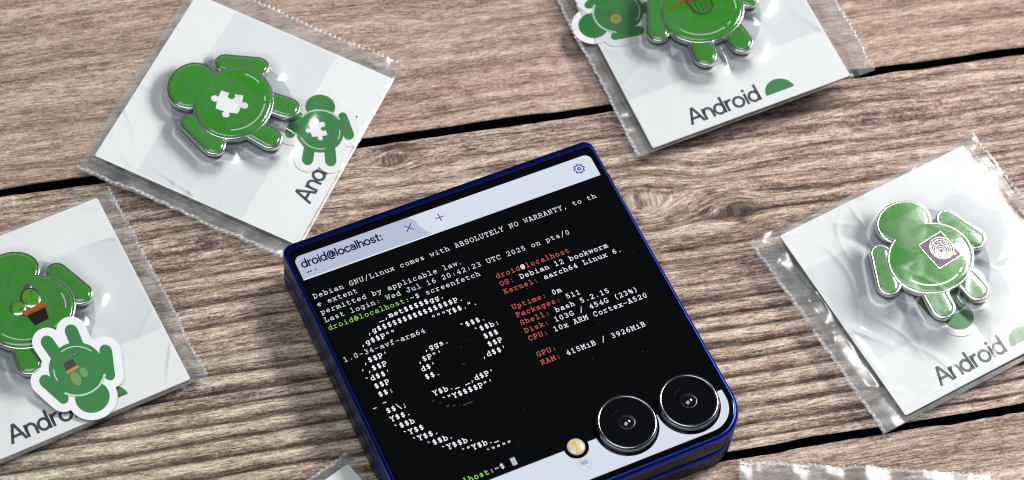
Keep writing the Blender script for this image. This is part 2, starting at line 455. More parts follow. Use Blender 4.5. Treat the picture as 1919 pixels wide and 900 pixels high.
# slab-serif typewriter strokes; cell 6 wide, x-height 4, capitals 6
G = {
 'D': [[(.3, 0), (2.6, 0)] + E(2.6, 3, 2.9, 3, -90, 90) + [(.3, 6)], [(1.2, 0), (1.2, 6)]],
 'G': [E(3.1, 3, 2.6, 3.1, 45, 270) + [(5.2, .5), (5.2, 2.5)], [(3.4, 2.5), (5.8, 2.5)], [(5, 4.8), (5, 6)]],
 'N': [[(.2, 6), (1.3, 6), (4.8, 0), (4.8, 6)], [(1.2, 6), (1.2, 0)], [(.2, 0), (2.2, 0)], [(3.9, 6), (5.8, 6)]],
 'U': [[(1, 6), (1, 2.2)] + E(3, 2.1, 2, 2.1, 180, 360) + [(5, 6)], [(.1, 6), (2, 6)], [(4, 6), (5.9, 6)]],
 'L': [[(.3, 6), (3, 6)], [(1.6, 6), (1.6, 0)], [(.3, 0), (5.4, 0), (5.4, 1.9)]],
 'A': [[(.9, 0), (2.7, 6), (3.3, 6), (5.1, 0)], [(1.5, 2.1), (4.5, 2.1)], [(0, 0), (2, 0)], [(4, 0), (6, 0)], [(1.4, 6), (3.3, 6)]],
 'B': [[(.3, 0), (3.5, 0)] + E(3.6, 1.6, 1.8, 1.6, -90, 90) + [(1.3, 3.2), (3.3, 3.2)] + E(3.3, 4.6, 1.6, 1.4, -90, 90) + [(.3, 6)], [(1.2, 0), (1.2, 6)]],
 'S': [E(3, 4.5, 2.1, 1.5, 20, 250) + E(3, 1.5, 2.2, 1.5, 80, -160), [(4.9, 4.3), (4.9, 5.9)], [(.9, .1), (.9, 1.7)]],
 'O': [E(3, 3, 2.6, 3.1)],
 'T': [[(.5, 4.3), (.5, 6), (5.5, 6), (5.5, 4.3)], [(3, 6), (3, 0)], [(1.7, 0), (4.3, 0)]],
 'E': [[(.3, 6), (5.2, 6), (5.2, 4.5)], [(1.3, 6), (1.3, 0)], [(.3, 0), (5.4, 0), (5.4, 1.7)], [(1.3, 3.1), (3.5, 3.1)], [(3.5, 2.3), (3.5, 3.9)]],
 'Y': [[(.8, 6), (3, 2.9), (5.2, 6)], [(3, 2.9), (3, 0)], [(1.8, 0), (4.2, 0)], [(0, 6), (1.8, 6)], [(4.2, 6), (6, 6)]],
 'W': [[(.6, 6), (1.5, 0), (3, 4), (4.5, 0), (5.4, 6)], [(-.1, 6), (1.7, 6)], [(4.3, 6), (6.1, 6)]],
 'R': [[(.3, 6), (3.3, 6)] + E(3.3, 4.5, 1.8, 1.5, 90, -90) + [(1.2, 3)], [(1.2, 6), (1.2, 0)], [(.2, 0), (2.2, 0)], [(3.3, 3), (5, 0), (6, 0)]],
 'J': [[(2, 6), (5.8, 6)], [(4.3, 6), (4.3, 1.9)] + E(2.5, 1.9, 1.8, 1.9, 0, -180) + [(.7, 2.6)]],
 'C': [E(3.1, 3, 2.6, 3.1, 40, 320), [(5.2, 4.3), (5.2, 6)]],
 'P': [[(.3, 6), (3.5, 6)] + E(3.5, 4.3, 1.9, 1.7, 90, -90) + [(1.2, 2.6)], [(1.2, 6), (1.2, 0)], [(.2, 0), (2.8, 0)]],
 'K': [[(1.2, 6), (1.2, 0)], [(.2, 6), (2.2, 6)], [(.2, 0), (2.2, 0)], [(5, 6), (1.2, 2.6)], [(2.6, 3.7), (5, 0), (6, 0)], [(4, 6), (5.7, 6)]],
 'M': [[(0, 6), (1, 6), (3, 2.4), (5, 6), (6, 6)], [(.9, 6), (.9, 0)], [(5.1, 6), (5.1, 0)], [(0, 0), (1.9, 0)], [(4.1, 0), (6, 0)]],
 'a': [E(3, 2.9, 1.8, 1.2, 150, 0) + [(4.8, 0), (5.7, 0)], E(2.6, 1.15, 2, 1.2, 60, 360) + [(4.8, 1.6)], [(4.8, 2.2), (2.6, 2.35)]],
 'b': [[(.2, 6.2), (1.2, 6.2), (1.2, 0), (.2, 0)], E(3.2, 2, 2.1, 2.1)],
 'c': [E(3.1, 2, 2.3, 2.1, 45, 318), [(4.9, 2.9), (4.9, 4)]],
 'd': [[(3.8, 6.2), (4.8, 6.2), (4.8, 0), (5.8, 0)], E(2.8, 2, 2.1, 2.1)],
 'e': [[(.8, 2.1), (5.2, 2.1)] + E(3, 2, 2.2, 2.1, 5, 312)],
 'f': [[(5.3, 5.7), (4.4, 6.2), (3.2, 6.1), (2.5, 5.2), (2.5, 0)], [(.9, 4), (4.7, 4)], [(.9, 0), (4.5, 0)]],
 'g': [E(2.8, 2.1, 2, 2), [(5.7, 4), (4.7, 4), (4.7, -.4)] + E(3, -.4, 1.7, 1.3, 0, -90) + [(1.5, -1.7)]],
 'h': [[(.2, 6.2), (1.2, 6.2), (1.2, 0)], [(.3, 0), (2.2, 0)], E(3, 2.4, 1.8, 1.7, 180, 0) + [(4.8, 0)], [(3.9, 0), (5.8, 0)]],
 'i': [[(1.3, 4), (3.1, 4), (3.1, 0)], [(.9, 0), (5.3, 0)], [(2.8, 5.7), (3.3, 5.7)]],
 'k': [[(.3, 6.2), (1.4, 6.2), (1.4, 0)], [(.4, 0), (2.1, 0)], [(4.7, 4), (1.4, 1.5)], [(2.5, 2.3), (4.8, 0), (5.7, 0)], [(3.7, 4), (5.5, 4)]],
 'l': [[(1.3, 6.2), (3.1, 6.2), (3.1, 0)], [(.9, 0), (5.3, 0)]],
 'm': [[(-.1, 4), (.8, 4), (.8, 0)], [(0, 0), (1.6, 0)], E(1.9, 2.9, 1.1, 1.2, 180, 0) + [(3, 0), (3.8, 0)], E(4.1, 2.9, 1.1, 1.2, 180, 0) + [(5.2, 0), (6.1, 0)]],
 'n': [[(.2, 4), (1.2, 4), (1.2, 0)], [(.3, 0), (2.2, 0)], E(3, 2.4, 1.8, 1.7, 180, 0) + [(4.8, 0)], [(3.9, 0), (5.8, 0)]],
 'o': [E(3, 2, 2.3, 2.1)],
 'p': [[(.2, 4), (1.2, 4), (1.2, -1.8)], [(.2, -1.8), (2.6, -1.8)], E(3.2, 2, 2.1, 2.1)],
 'r': [[(.5, 4), (1.9, 4), (1.9, 0)], [(.5, 0), (4.2, 0)], E(3.9, 2.6, 2, 1.5, 180, 50)],
 's': [E(3, 3, 1.8, 1.05, 25, 255) + E(3, 1, 1.9, 1.05, 80, -160)],
 't': [[(2, 5.6), (2, 1.2)] + E(3.2, 1.2, 1.2, 1.2, 180, 270) + [(4.3, .05), (5.2, .6)], [(.6, 4), (4.6, 4)]],
 'u': [[(.2, 4), (1.2, 4), (1.2, 1.6)] + E(2.9, 1.6, 1.7, 1.6, 180, 320), [(3.8, 4), (4.8, 4), (4.8, 0), (5.8, 0)]],
 'v': [[(.8, 4), (3, 0), (5.2, 4)], [(.1, 4), (2, 4)], [(4, 4), (5.9, 4)]],
 'w': [[(.6, 4), (1.6, 0), (3, 3), (4.4, 0), (5.4, 4)], [(-.1, 4), (1.6, 4)], [(4.4, 4), (6.1, 4)]],
 'x': [[(.9, 4), (5.1, 0)], [(5.1, 4), (.9, 0)], [(.2, 4), (1.9, 4)], [(4.1, 4), (5.8, 4)], [(.1, 0), (2, 0)], [(4, 0), (5.9, 0)]],
 'y': [[(.8, 4), (3.1, 0)], [(5.2, 4), (2.2, -1.8), (.6, -1.8)], [(.1, 4), (2, 4)], [(4, 4), (5.9, 4)]],
 '0': [E(3, 3, 1.9, 3.1)],
 '1': [[(1.4, 5.2), (3, 6.1), (3, 0)], [(1.2, 0), (4.8, 0)]],
 '2': [E(3, 4.3, 1.9, 1.8, 165, -20) + [(1, .1), (1, 0), (5, 0), (5, .8)]],
 '3': [E(2.8, 4.6, 1.8, 1.5, 150, -90) + E(2.9, 1.6, 2, 1.6, 90, -150)],
 '4': [[(3.9, 0), (3.9, 6.1), (.8, 2), (5.2, 2)], [(2.6, 0), (5.1, 0)]],
 '5': [[(4.7, 6), (1.5, 6), (1.3, 3.3)] + E(2.9, 1.9, 2, 1.9, 125, -145)],
 '6': [E(4.9, 3, 3.7, 3.1, 100, 185), E(3.1, 1.8, 1.9, 1.8)],
 '9': [E(1.1, 3, 3.7, 3.1, -80, 5), E(2.9, 4.2, 1.9, 1.8)],
 '/': [[(.9, -.9), (5.1, 6.9)]],
 '\\': [[(.9, 6.9), (5.1, -.9)]],
 ',': [[(3.2, .7), (2.2, -1.4)], [(2.9, .8), (3.1, .3)]],
 '.': [[(2.7, .25), (3.3, .25)], [(2.7, .6), (3.3, .6)]],
 ':': [[(2.7, .3), (3.3, .3)], [(2.7, 3.5), (3.3, 3.5)], [(2.7, .6), (3.3, .6)], [(2.7, 3.2), (3.3, 3.2)]],
 ';': [[(2.7, 3.3), (3.3, 3.3)], [(3.2, .7), (2.2, -1.4)]],
 '@': [E(3.4, 2.8, 1.3, 1.4), [(4.7, 4.2), (4.7, 1.6), (5.4, 1.5)] + E(3, 2.8, 2.6, 3.2, 15, 310)],
 '~': [[(.8, 2.6), (1.8, 3.5), (3, 3), (4.2, 2.5), (5.2, 3.4)]],
 '$': [E(3, 4.3, 1.8, 1.3, 20, 250) + E(3, 1.7, 1.9, 1.35, 80, -160), [(3, -.5), (3, 6.5)]],
 '_': [[(0, -1.2), (6, -1.2)]],
 '-': [[(1, 2.5), (5, 2.5)]],
 '"': [[(2, 6), (1.8, 4)], [(4, 6), (3.8, 4)]],
 "'": [[(3, 6), (2.8, 4)]],
 '`': [[(2.2, 6.1), (3.9, 5)]],
 '(': [[(4.4, 6.6), (3.1, 4.8), (2.8, 2.8), (3.1, .8), (4.4, -1)]],
 ')': [[(1.6, 6.6), (2.9, 4.8), (3.2, 2.8), (2.9, .8), (1.6, -1)]],
 '%': [E(1.7, 4.6, 1.2, 1.3), E(4.3, 1.4, 1.2, 1.3), [(.8, 1.4), (5.2, 4.6)]],
}
# plain sans strokes with widths; x-height 4, capitals 6.1
GS = {
 'A': (5.6, [[(0, 0), (2.55, 6.1), (3.05, 6.1), (5.6, 0)], [(1.0, 2.0), (4.6, 2.0)]]),
 'n': (4.3, [[(.3, 0), (.3, 4.15)], E(2.15, 2.2, 1.85, 1.9, 180, 0, 10) + [(4.0, 0)]]),
 'd': (4.6, [[(4.2, 6.4), (4.2, 0)], E(2.1, 2.03, 2.1, 2.05, 0, 360, 20)]),
 'r': (2.5, [[(.3, 0), (.3, 4.15)], E(2.2, 2.2, 1.9, 1.85, 180, 82, 7)]),
 'o': (4.7, [E(2.35, 2.03, 2.25, 2.05, 0, 360, 20)]),
 'i': (1.0, [[(.5, 0), (.5, 4.1)], [(.5, 5.5), (.5, 5.95)]]),
 'l': (1.0, [[(.5, 0), (.5, 6.3)]]),
 'c': (4.1, [E(2.3, 2.03, 2.1, 2.05, 42, 318, 16)]),
 'a': (4.1, [E(2.0, 2.75, 1.7, 1.4, 155, 0, 8) + [(3.7, 0)], E(1.95, 1.15, 1.7, 1.15, 75, 360, 12), [(3.7, 2.35), (1.95, 2.3)]]),
 'h': (4.2, [[(.3, 0), (.3, 6.3)], E(2.1, 2.3, 1.8, 1.8, 180, 0, 10) + [(3.9, 0)]]),
 's': (3.7, [E(1.85, 3.0, 1.5, 1.05, 25, 255, 10) + E(1.85, 1.03, 1.6, 1.05, 80, -160, 10)]),
 't': (2.7, [[(1.2, 5.4), (1.2, 1.0)] + E(2.1, 1.0, .9, 1.0, 180, 275, 5), [(.1, 4.0), (2.5, 4.0)]]),
 ':': (1.4, [[(.7, .1), (.7, .6)], [(.7, 3.2), (.7, 3.7)]]),
 '@': (6.6, [E(3.4, 2.3, 1.35, 1.55, 0, 360, 14), [(4.8, 3.9), (4.6, 1.3), (5.3, .8)] + E(3.3, 2.2, 3.0, 3.2, -20, 300, 20)]),
}

def mono(mb, s, x, y, adv, sx, sy, w, z, mi=0):
    """x = left of first cell, y = baseline"""
    for k, ch in enumerate(s):
        if ch == ' ' or ch not in G: continue
        ox = x + k * adv
        for st in G[ch]:
            closed = len(st) > 6 and math.hypot(st[0][0] - st[-1][0], st[0][1] - st[-1][1]) < 1e-6
            pts = st[:-1] if closed else st
            stroke(mb, pts, w, z, closed, mi, lambda p: (ox + p[0] * sx, y + p[1] * sy))

def sans(mb, s, x, y, sc, w, z, gap=1.0, mi=0, xf=None, only=None, sy=None):
    sy = sy or sc
    for k, ch in enumerate(s):
        wd, sts = GS[ch]
        if only is None or k < only:
            for st in sts:
                closed = len(st) > 6 and math.hypot(st[0][0] - st[-1][0], st[0][1] - st[-1][1]) < 1e-6
                pts = st[:-1] if closed else st
                x0 = x
                stroke(mb, pts, w, z, closed, mi, lambda p: (x0 + p[0] * sc, y + p[1] * sy))
        x += (wd + gap) * sc
    return x

# ------------------------------------------------------------------ smooth random fields
def vnoise1(x, seed):
    r = np.random.default_rng(seed).random(4096) * 2 - 1
    i = np.floor(x).astype(int); f = x - i; f = f * f * (3 - 2 * f)
    return r[i % 4096] * (1 - f) + r[(i + 1) % 4096] * f

def vnoise2(x, y, seed):
    r = np.random.default_rng(seed).random((256, 256)) * 2 - 1
    ix = np.floor(x).astype(int); iy = np.floor(y).astype(int)
    fx = x - ix; fy = y - iy
    fx = fx * fx * (3 - 2 * fx); fy = fy * fy * (3 - 2 * fy)
    g = lambda a, b: r[a % 256, b % 256]
    return (g(ix, iy) * (1 - fx) + g(ix + 1, iy) * fx) * (1 - fy) + (g(ix, iy + 1) * (1 - fx) + g(ix + 1, iy + 1) * fx) * fy

def sstep(a, b, x):
    t = np.clip((x - a) / (b - a), 0, 1)
    return t * t * (3 - 2 * t)

def grid_mesh(name, X, Y, Z, mats, parent=None, attrs=None, keep=None, smooth=True):
    nx, ny = X.shape
    co = np.stack([X, Y, Z], -1).reshape(-1, 3) * MM
    idx = np.arange(nx * ny).reshape(nx, ny)
    q = np.stack([idx[:-1, :-1], idx[1:, :-1], idx[1:, 1:], idx[:-1, 1:]], -1)
    if keep is not None: q = q[keep]
    q = q.reshape(-1, 4)
    me = bpy.data.meshes.new(name)
    me.vertices.add(len(co)); me.vertices.foreach_set('co', co.ravel())
    me.loops.add(q.size); me.loops.foreach_set('vertex_index', q.ravel().astype(np.int32))
    me.polygons.add(len(q))
    me.polygons.foreach_set('loop_start', np.arange(0, q.size, 4, dtype=np.int32))
    me.polygons.foreach_set('use_smooth', np.full(len(q), smooth))
    me.materials.append(mats)
    me.update(calc_edges=True); me.validate()
    for k, (typ, data) in (attrs or {}).items():
        a = me.attributes.new(k, typ, 'POINT')
        a.data.foreach_set('vector' if typ == 'FLOAT_VECTOR' else 'value', np.ascontiguousarray(data, dtype=np.float32).ravel())
    o = link(bpy.data.objects.new(name, me))
    if parent is not None: o.parent = parent
    return o

# ------------------------------------------------------------------ the table of weathered planks
TH = math.atan(0.3035)
table = link(bpy.data.objects.new('tabletop', None))
props(table, 'weathered brown wooden table top of wide planks with dark gaps', None, None, 'structure')
table.matrix_world = Matrix.Translation((0, (319.2 - CY) * MM, 0)) @ Matrix.Rotation(TH, 4, 'Z')

def plank(v0, v1, u0, u1, du, dv, seed, mat, grooves, warps, rough_amp, tint):
    """v runs down from the first gap; local x = u, local y = -v"""
    u = np.arange(u0, u1 + du, du); v = np.linspace(v0, v1, int((v1 - v0) / dv) + 1)
    U, V = np.meshgrid(u, v, indexing='ij')
    # grain flows round the knots and drifts along the board
    ve = V + 0.9 * vnoise2(U / 55, V / 30, seed) + 0.35 * vnoise2(U / 17, V / 9, seed + 1)
    for (uk, vk, su, sv, amp) in warps:
        g = np.exp(-((U - uk) / su) ** 2)
        d = (V - vk) / sv
        ve = ve - amp * g * np.tanh(d * 2) * np.exp(-d * d) * sv
    crack = np.zeros_like(U); band = np.zeros_like(U); Z = np.zeros_like(U)
    for (vg, wd, dep, con, wob, ua, ub, fade) in grooves:
        c = vg + wob * vnoise1(U / 38 + vg * 3.1, seed + int(vg * 7) % 97) + wob * 0.35 * vnoise1(U / 11 + vg, seed + 5)
        d = ve - c
        w_ = wd * (1 + 0.35 * vnoise1(U / 14 + vg * 1.7, seed + 9))
        on = sstep(ua, ua + fade, U) * (1 - sstep(ub - fade, ub, U))
        k = np.exp(-(d / w_) ** 2) * on
        crack = np.maximum(crack, k * con * (0.85 + 0.15 * vnoise1(U / 6 + vg, seed + 11)))
        Z -= dep * k
        # the ridge lightens towards its crest and darkens just before the groove (harder late wood)
        band += 0.17 * con * on * (np.exp(-((d - 2.0) / 1.2) ** 2) - 0.9 * np.exp(-((d + 1.0) / 0.9) ** 2))
    Z += rough_amp * (vnoise2(U / 9, ve / 0.7, seed + 21) * 0.5 + vnoise2(U / 3.0, ve / 0.35, seed + 22) * 0.3)
    Z += 0.12 * vnoise2(U / 40, ve / 6, seed + 23)
    edge = np.minimum(V - v0, v1 - V)
    Z -= 0.22 * np.exp(-(edge / 0.25) ** 2) * (1 + 0.3 * vnoise1(U / 8, seed + 31))
    # spots and knots
    for (uk, vk, ru, rv, a) in tint['knots']:
        d2 = ((U - uk) / ru) ** 2 + ((ve - vk) / rv) ** 2
        crack = np.maximum(crack, a * np.exp(-d2) * (0.75 + 0.25 * vnoise2(U / 0.8, V / 0.5, seed + 41)))
        band -= 0.16 * a * np.exp(-d2 / 5)
    tn = tint['a'] + tint['b'] * (U / 120) + tint['c'] * (V - v0) / 94 + 0.12 * vnoise2(U / 45, V / 18, seed + 51)
    Y = -V
    # jagged sawn edges
    jig = 0.22 * vnoise1(U / 7, seed + 61) + 0.12 * vnoise1(U / 2.3, seed + 62)
    Y = Y + jig * np.exp(-((V - v0) / 1.5) ** 2) + (0.25 * vnoise1(U / 9, seed + 63)) * np.exp(-((v1 - V) / 1.5) ** 2)
    # skirt down the two long edges
    for sgn, sl in ((0, 0), (1, -1)):
        pass
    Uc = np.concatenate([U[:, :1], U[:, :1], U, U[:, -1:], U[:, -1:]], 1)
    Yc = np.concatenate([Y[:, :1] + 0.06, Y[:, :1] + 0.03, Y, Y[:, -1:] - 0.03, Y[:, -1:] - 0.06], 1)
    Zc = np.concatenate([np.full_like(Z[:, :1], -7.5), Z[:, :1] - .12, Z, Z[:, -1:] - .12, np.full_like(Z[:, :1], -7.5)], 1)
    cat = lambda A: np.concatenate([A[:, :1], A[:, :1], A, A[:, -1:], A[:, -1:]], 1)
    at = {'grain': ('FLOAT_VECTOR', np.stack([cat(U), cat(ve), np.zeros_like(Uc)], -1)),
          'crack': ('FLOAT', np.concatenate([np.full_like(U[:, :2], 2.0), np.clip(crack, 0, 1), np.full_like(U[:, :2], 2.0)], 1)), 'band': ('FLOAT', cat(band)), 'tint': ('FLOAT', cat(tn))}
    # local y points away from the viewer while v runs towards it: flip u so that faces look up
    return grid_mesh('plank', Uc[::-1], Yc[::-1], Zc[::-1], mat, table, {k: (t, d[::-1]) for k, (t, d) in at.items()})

# grooves: v, half width, depth, contrast, wobble, from u, to u, fade
gm = []
for vg in (55.6, 60.0, 63.6, 67.5, 71.4, 75.7, 80.3, 84.3, 88.2, 91.6):
    gm.append((vg, 0.42, 0.40, 1.0, 0.35, -200, 200, 5))
for vg, con, wd, wob in ((4.6, .35, .5, .8), (9.3, .5, .5, .9), (14.1, .55, .45, 1.0), (18.4, .6, .45, 1.0), (22.3, .55, .4, 1.0), (25.6, .4, .4, .8), (46.5, .55, .4, .6), (51.0, .6, .4, .6), (48.9, .3, .25, .6), (53.4, .35, .3, .5)):
    gm.append((vg, wd, 0.25, con, wob * .7, -200, 200, 5))
for vg, con, ua, ub in ((33.3, 1.0, 18, 90), (29.3, .85, -130, -52), (37.4, 1.0, -96, -50), (42.8, .85, -95, -48), (29.6, .75, 46, 120), (38.2, .8, 50, 130), (41.2, .7, 20, 60), (44.3, .5, 15, 70), (36.0, .5, 56, 120), (33.0, .5, -130, -60), (24.0, .6, 95, 140), (27.6, .8, 95, 140), (31.0, .7, 96, 140)):
    gm.append((vg, 0.40, 0.4, con, 0.3, ua, ub, 7))
warps_m = [(22, 27, 11, 9, 0.55), (42, 33.5, 7, 5, 0.5), (38, 24, 10, 6, -0.35), (-33, 6, 5, 4, 0.6), (-70, 22, 30, 8, 0.3), (85, 14, 25, 8, 0.25)]
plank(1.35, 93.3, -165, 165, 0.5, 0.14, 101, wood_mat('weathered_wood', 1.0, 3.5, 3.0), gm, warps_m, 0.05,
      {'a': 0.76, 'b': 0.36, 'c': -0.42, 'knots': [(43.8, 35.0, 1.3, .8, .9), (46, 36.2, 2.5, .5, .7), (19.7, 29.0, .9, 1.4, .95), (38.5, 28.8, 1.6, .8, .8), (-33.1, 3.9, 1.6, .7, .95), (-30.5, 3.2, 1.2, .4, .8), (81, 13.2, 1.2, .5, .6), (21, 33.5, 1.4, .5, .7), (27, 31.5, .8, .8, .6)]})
gt = []
rr = random.Random(3)
vv = -92.0
while vv < -3:
    gt.append((vv, rr.uniform(.12, .28), 0.12, rr.uniform(.1, .32), 0.7, -220, 220, 5))
    vv += rr.uniform(2.5, 6)
gt.append((-9.0, .25, .15, .4, .5, 60, 200, 20)); gt.append((-18, .2, .1, .35, .6, 50, 200, 20))
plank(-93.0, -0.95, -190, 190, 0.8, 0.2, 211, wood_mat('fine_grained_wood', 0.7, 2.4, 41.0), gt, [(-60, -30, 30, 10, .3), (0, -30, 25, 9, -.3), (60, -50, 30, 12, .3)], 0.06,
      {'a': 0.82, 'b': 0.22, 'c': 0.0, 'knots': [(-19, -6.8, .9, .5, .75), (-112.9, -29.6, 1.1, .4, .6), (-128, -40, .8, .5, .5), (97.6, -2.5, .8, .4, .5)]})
gb = []
vv = 97.0
while vv < 150:
    gb.append((vv, rr.uniform(.15, .3), 0.18, rr.uniform(.12, .45), 0.6, -220, 220, 5))
    vv += rr.uniform(2, 4.5)
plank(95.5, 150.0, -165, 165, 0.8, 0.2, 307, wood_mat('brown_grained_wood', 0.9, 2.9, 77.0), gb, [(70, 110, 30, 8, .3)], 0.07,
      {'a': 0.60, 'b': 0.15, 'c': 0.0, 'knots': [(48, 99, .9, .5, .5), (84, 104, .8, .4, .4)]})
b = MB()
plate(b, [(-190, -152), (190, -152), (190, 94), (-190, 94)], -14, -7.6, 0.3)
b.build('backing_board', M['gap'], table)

# ------------------------------------------------------------------ bagged cards
CARDS = [  # centre x, y, heading, height, slope x, slope y  (mm)
    (-64.4026, 308.7962, 1.2600, 3.9760, -0.0774, 0.0292),
    (96.0591, 284.4300, 0.6067, 4.7356, 0.0091, 0.0531),
    (41.0288, 346.1838, 0.4823, 6.5954, 0.0730, 0.0505),
    (-101.5227, 246.7616, 0.5811, 3.6370, -0.0203, 0.0196),
    (-29.8, 187.0, -math.pi / 4, 2.0, 0.0, 0.02),
    (82.75, 204.3, rad(-86.7), 2.2, 0.0, 0.0),
]

def frame_of(c):
    cx, cy, a, z, ta, tb = c
    n = Vector((-ta, -tb, 1)).normalized()
    x = Vector((math.cos(a), math.sin(a), ta * math.cos(a) + tb * math.sin(a))).normalized()
    y = n.cross(x)
    m = Matrix((x, y, n)).transposed().to_4x4()
    m.translation = Vector((cx * MM, (cy - CY) * MM, z * MM))
    return m

def T(x, y, z=0, rot=0): return Matrix.Translation((x * MM, y * MM, z * MM)) @ Matrix.Rotation(rad(rot), 4, 'Z')

# plain lobed badge outline in pin coordinates: (kind, numbers)
BODY = ell(0.4, 3.4, 9.9, 8.7, 0, 56)
HEADL = ell(0.3, 14.0, 6.3, 5.2, 0, 44)
LOBES = [  # drawn low to high
    ('limb', caps(-8.8, 9.8, -11.6, 2.4, 2.1, 2.4)),
    ('limb', caps(9.6, 10.2, 12.2, 3.0, 2.1, 2.4)),
    ('limb', caps(-3.6, -3.2, -4.2, -8.2, 2.5, 2.5)),
    ('limb', caps(4.6, -3.2, 5.2, -8.2, 2.5, 2.5)),
    ('crest', HEADL),
    ('body', BODY),
]
PUZ = [('sq', 0.2, 3.6)]

def pdist(X, Y, polys):
    """distance outside a set of outlines"""
    best = np.full(X.shape, 1e9)
    for P in polys:
        P = np.array(P)
        inside = np.zeros(X.shape, bool)
        for i in range(len(P)):
            x0, y0 = P[i]; x1, y1 = P[(i + 1) % len(P)]
            dx, dy = x1 - x0, y1 - y0
            t = np.clip(((X - x0) * dx + (Y - y0) * dy) / (dx * dx + dy * dy + 1e-12), 0, 1)
            best = np.minimum(best, np.hypot(X - x0 - t * dx, Y - y0 - t * dy))
            cond = ((y0 > Y) != (y1 > Y)) & (X < (x1 - x0) * (Y - y0) / ((y1 - y0) if abs(y1 - y0) > 1e-12 else 1e-12) + x0)
            inside ^= cond
        best = np.where(inside, 0, best)
    return best

CARD_H = 25.6
def make_card(c, label, logo_from=None, text=True):
    Mx = frame_of(c)
    t = empty('backing_card', Mx, label, 'card', 'white backing cards in clear bags')
    b = MB()
    pts = rrect(-CARD_H, CARD_H, -CARD_H, CARD_H, (.5, .5, .5, .5), 4)
    loft(b, [(inset(pts, .05), -0.22), (pts, -0.17), (pts, 0.17), (inset(pts, .06), 0.22)], True, True, [1, 1, 1, 0])
    o = b.build('card_sheet', [M['card'], M['card_edge']], t)
    # top face is white, rim is paper core
    for p in o.data.polygons:
        if abs(p.normal.z) > 0.9: p.material_index = 0
    if text:
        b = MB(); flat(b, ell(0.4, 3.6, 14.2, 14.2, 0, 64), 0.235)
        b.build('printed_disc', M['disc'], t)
        b = MB(); sans(b, 'Android', -14.3, -23.2, 0.55, 0.66, 0.25, 0.85, sy=0.65)
        b.build('brand_lettering', M['ink'], t)
        b = MB(); flat(b, E(8.5, -23.0, 3.6, 3.5, 0, 180, 24), 0.25)
        b.build('green_mark', M['ink_green'], t)
    return t, Mx

def make_pin(Mx, label, motif, rot=0):
    t = empty('enamel_pin', Mx @ T(0, 0, 0.25, rot), label, 'pin', 'green enamel pins on the white cards')
    Z0 = 1.15
    rim = MB(); rest = []
    tops = []
    for i, (nm, pts) in enumerate(LOBES):
        z1 = Z0 + 1.25 + 0.05 * i + (0.18 if nm == 'body' else 0)
        tops.append(z1)
        outl = inset(pts, -0.42)
        loft(rim, [(inset(outl, .25), Z0), (outl, Z0 + .2), (outl, z1 - .28), (inset(outl, .1), z1 - .08), (inset(outl, .28), z1), (inset(outl, .52), z1 - .04)], True, True, [0] * 6)
    # inner cell line on the body and small shine bars
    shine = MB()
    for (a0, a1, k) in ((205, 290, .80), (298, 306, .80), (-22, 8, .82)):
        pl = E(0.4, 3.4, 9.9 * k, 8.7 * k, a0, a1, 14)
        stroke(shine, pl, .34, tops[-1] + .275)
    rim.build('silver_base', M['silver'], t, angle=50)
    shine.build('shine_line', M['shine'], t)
    for i, (nm, pts) in enumerate(LOBES):
        b = MB(); dome(b, inset(pts, .12), tops[i] - .05, .30)
        b.build('enamel_fill', M['enamel'], t, angle=60)
    zt = tops[-1] + .24
    b = MB()
    loft(b, [(ell(0, 3, .7, .7, 0, 12), -0.02), (ell(0, 3, .7, .7, 0, 12), Z0 + .05)], True, True, [0, 0])
    b.build('pin_post', M['silver'], t)
    pin_motif(t, motif, zt)
    return t, zt

def puzzle_outline(cx, cy, s, rot, knob=0.33):
    """one closed jigsaw outline: tabs on two sides, sockets on the other two"""
    pts = []
    corners = [(-1, -1), (1, -1), (1, 1), (-1, 1)]
    tabs = [1, -1, 1, 1]
    for k in range(4):
        a = np.array(corners[k], float); c = np.array(corners[(k + 1) % 4], float)
        d = (c - a) / 2; n = np.array([d[1], -d[0]])
        pts.append(tuple(a))
        sg = tabs[k]
        m = (a + c) / 2 + n * sg * knob * 1.05
        for q in range(13):
            ang = -140 + 280 * q / 12
            # sweep round the knob from the a side to the c side
            v = (math.sin(rad(ang)), math.cos(rad(ang)))
            pts.append(tuple(m + d * v[0] * knob + n * sg * v[1] * knob))
    c_, s_ = math.cos(rad(rot)), math.sin(rad(rot))
    return [(cx + s * (x * c_ - y * s_), cy + s * (x * s_ + y * c_)) for x, y in pts]

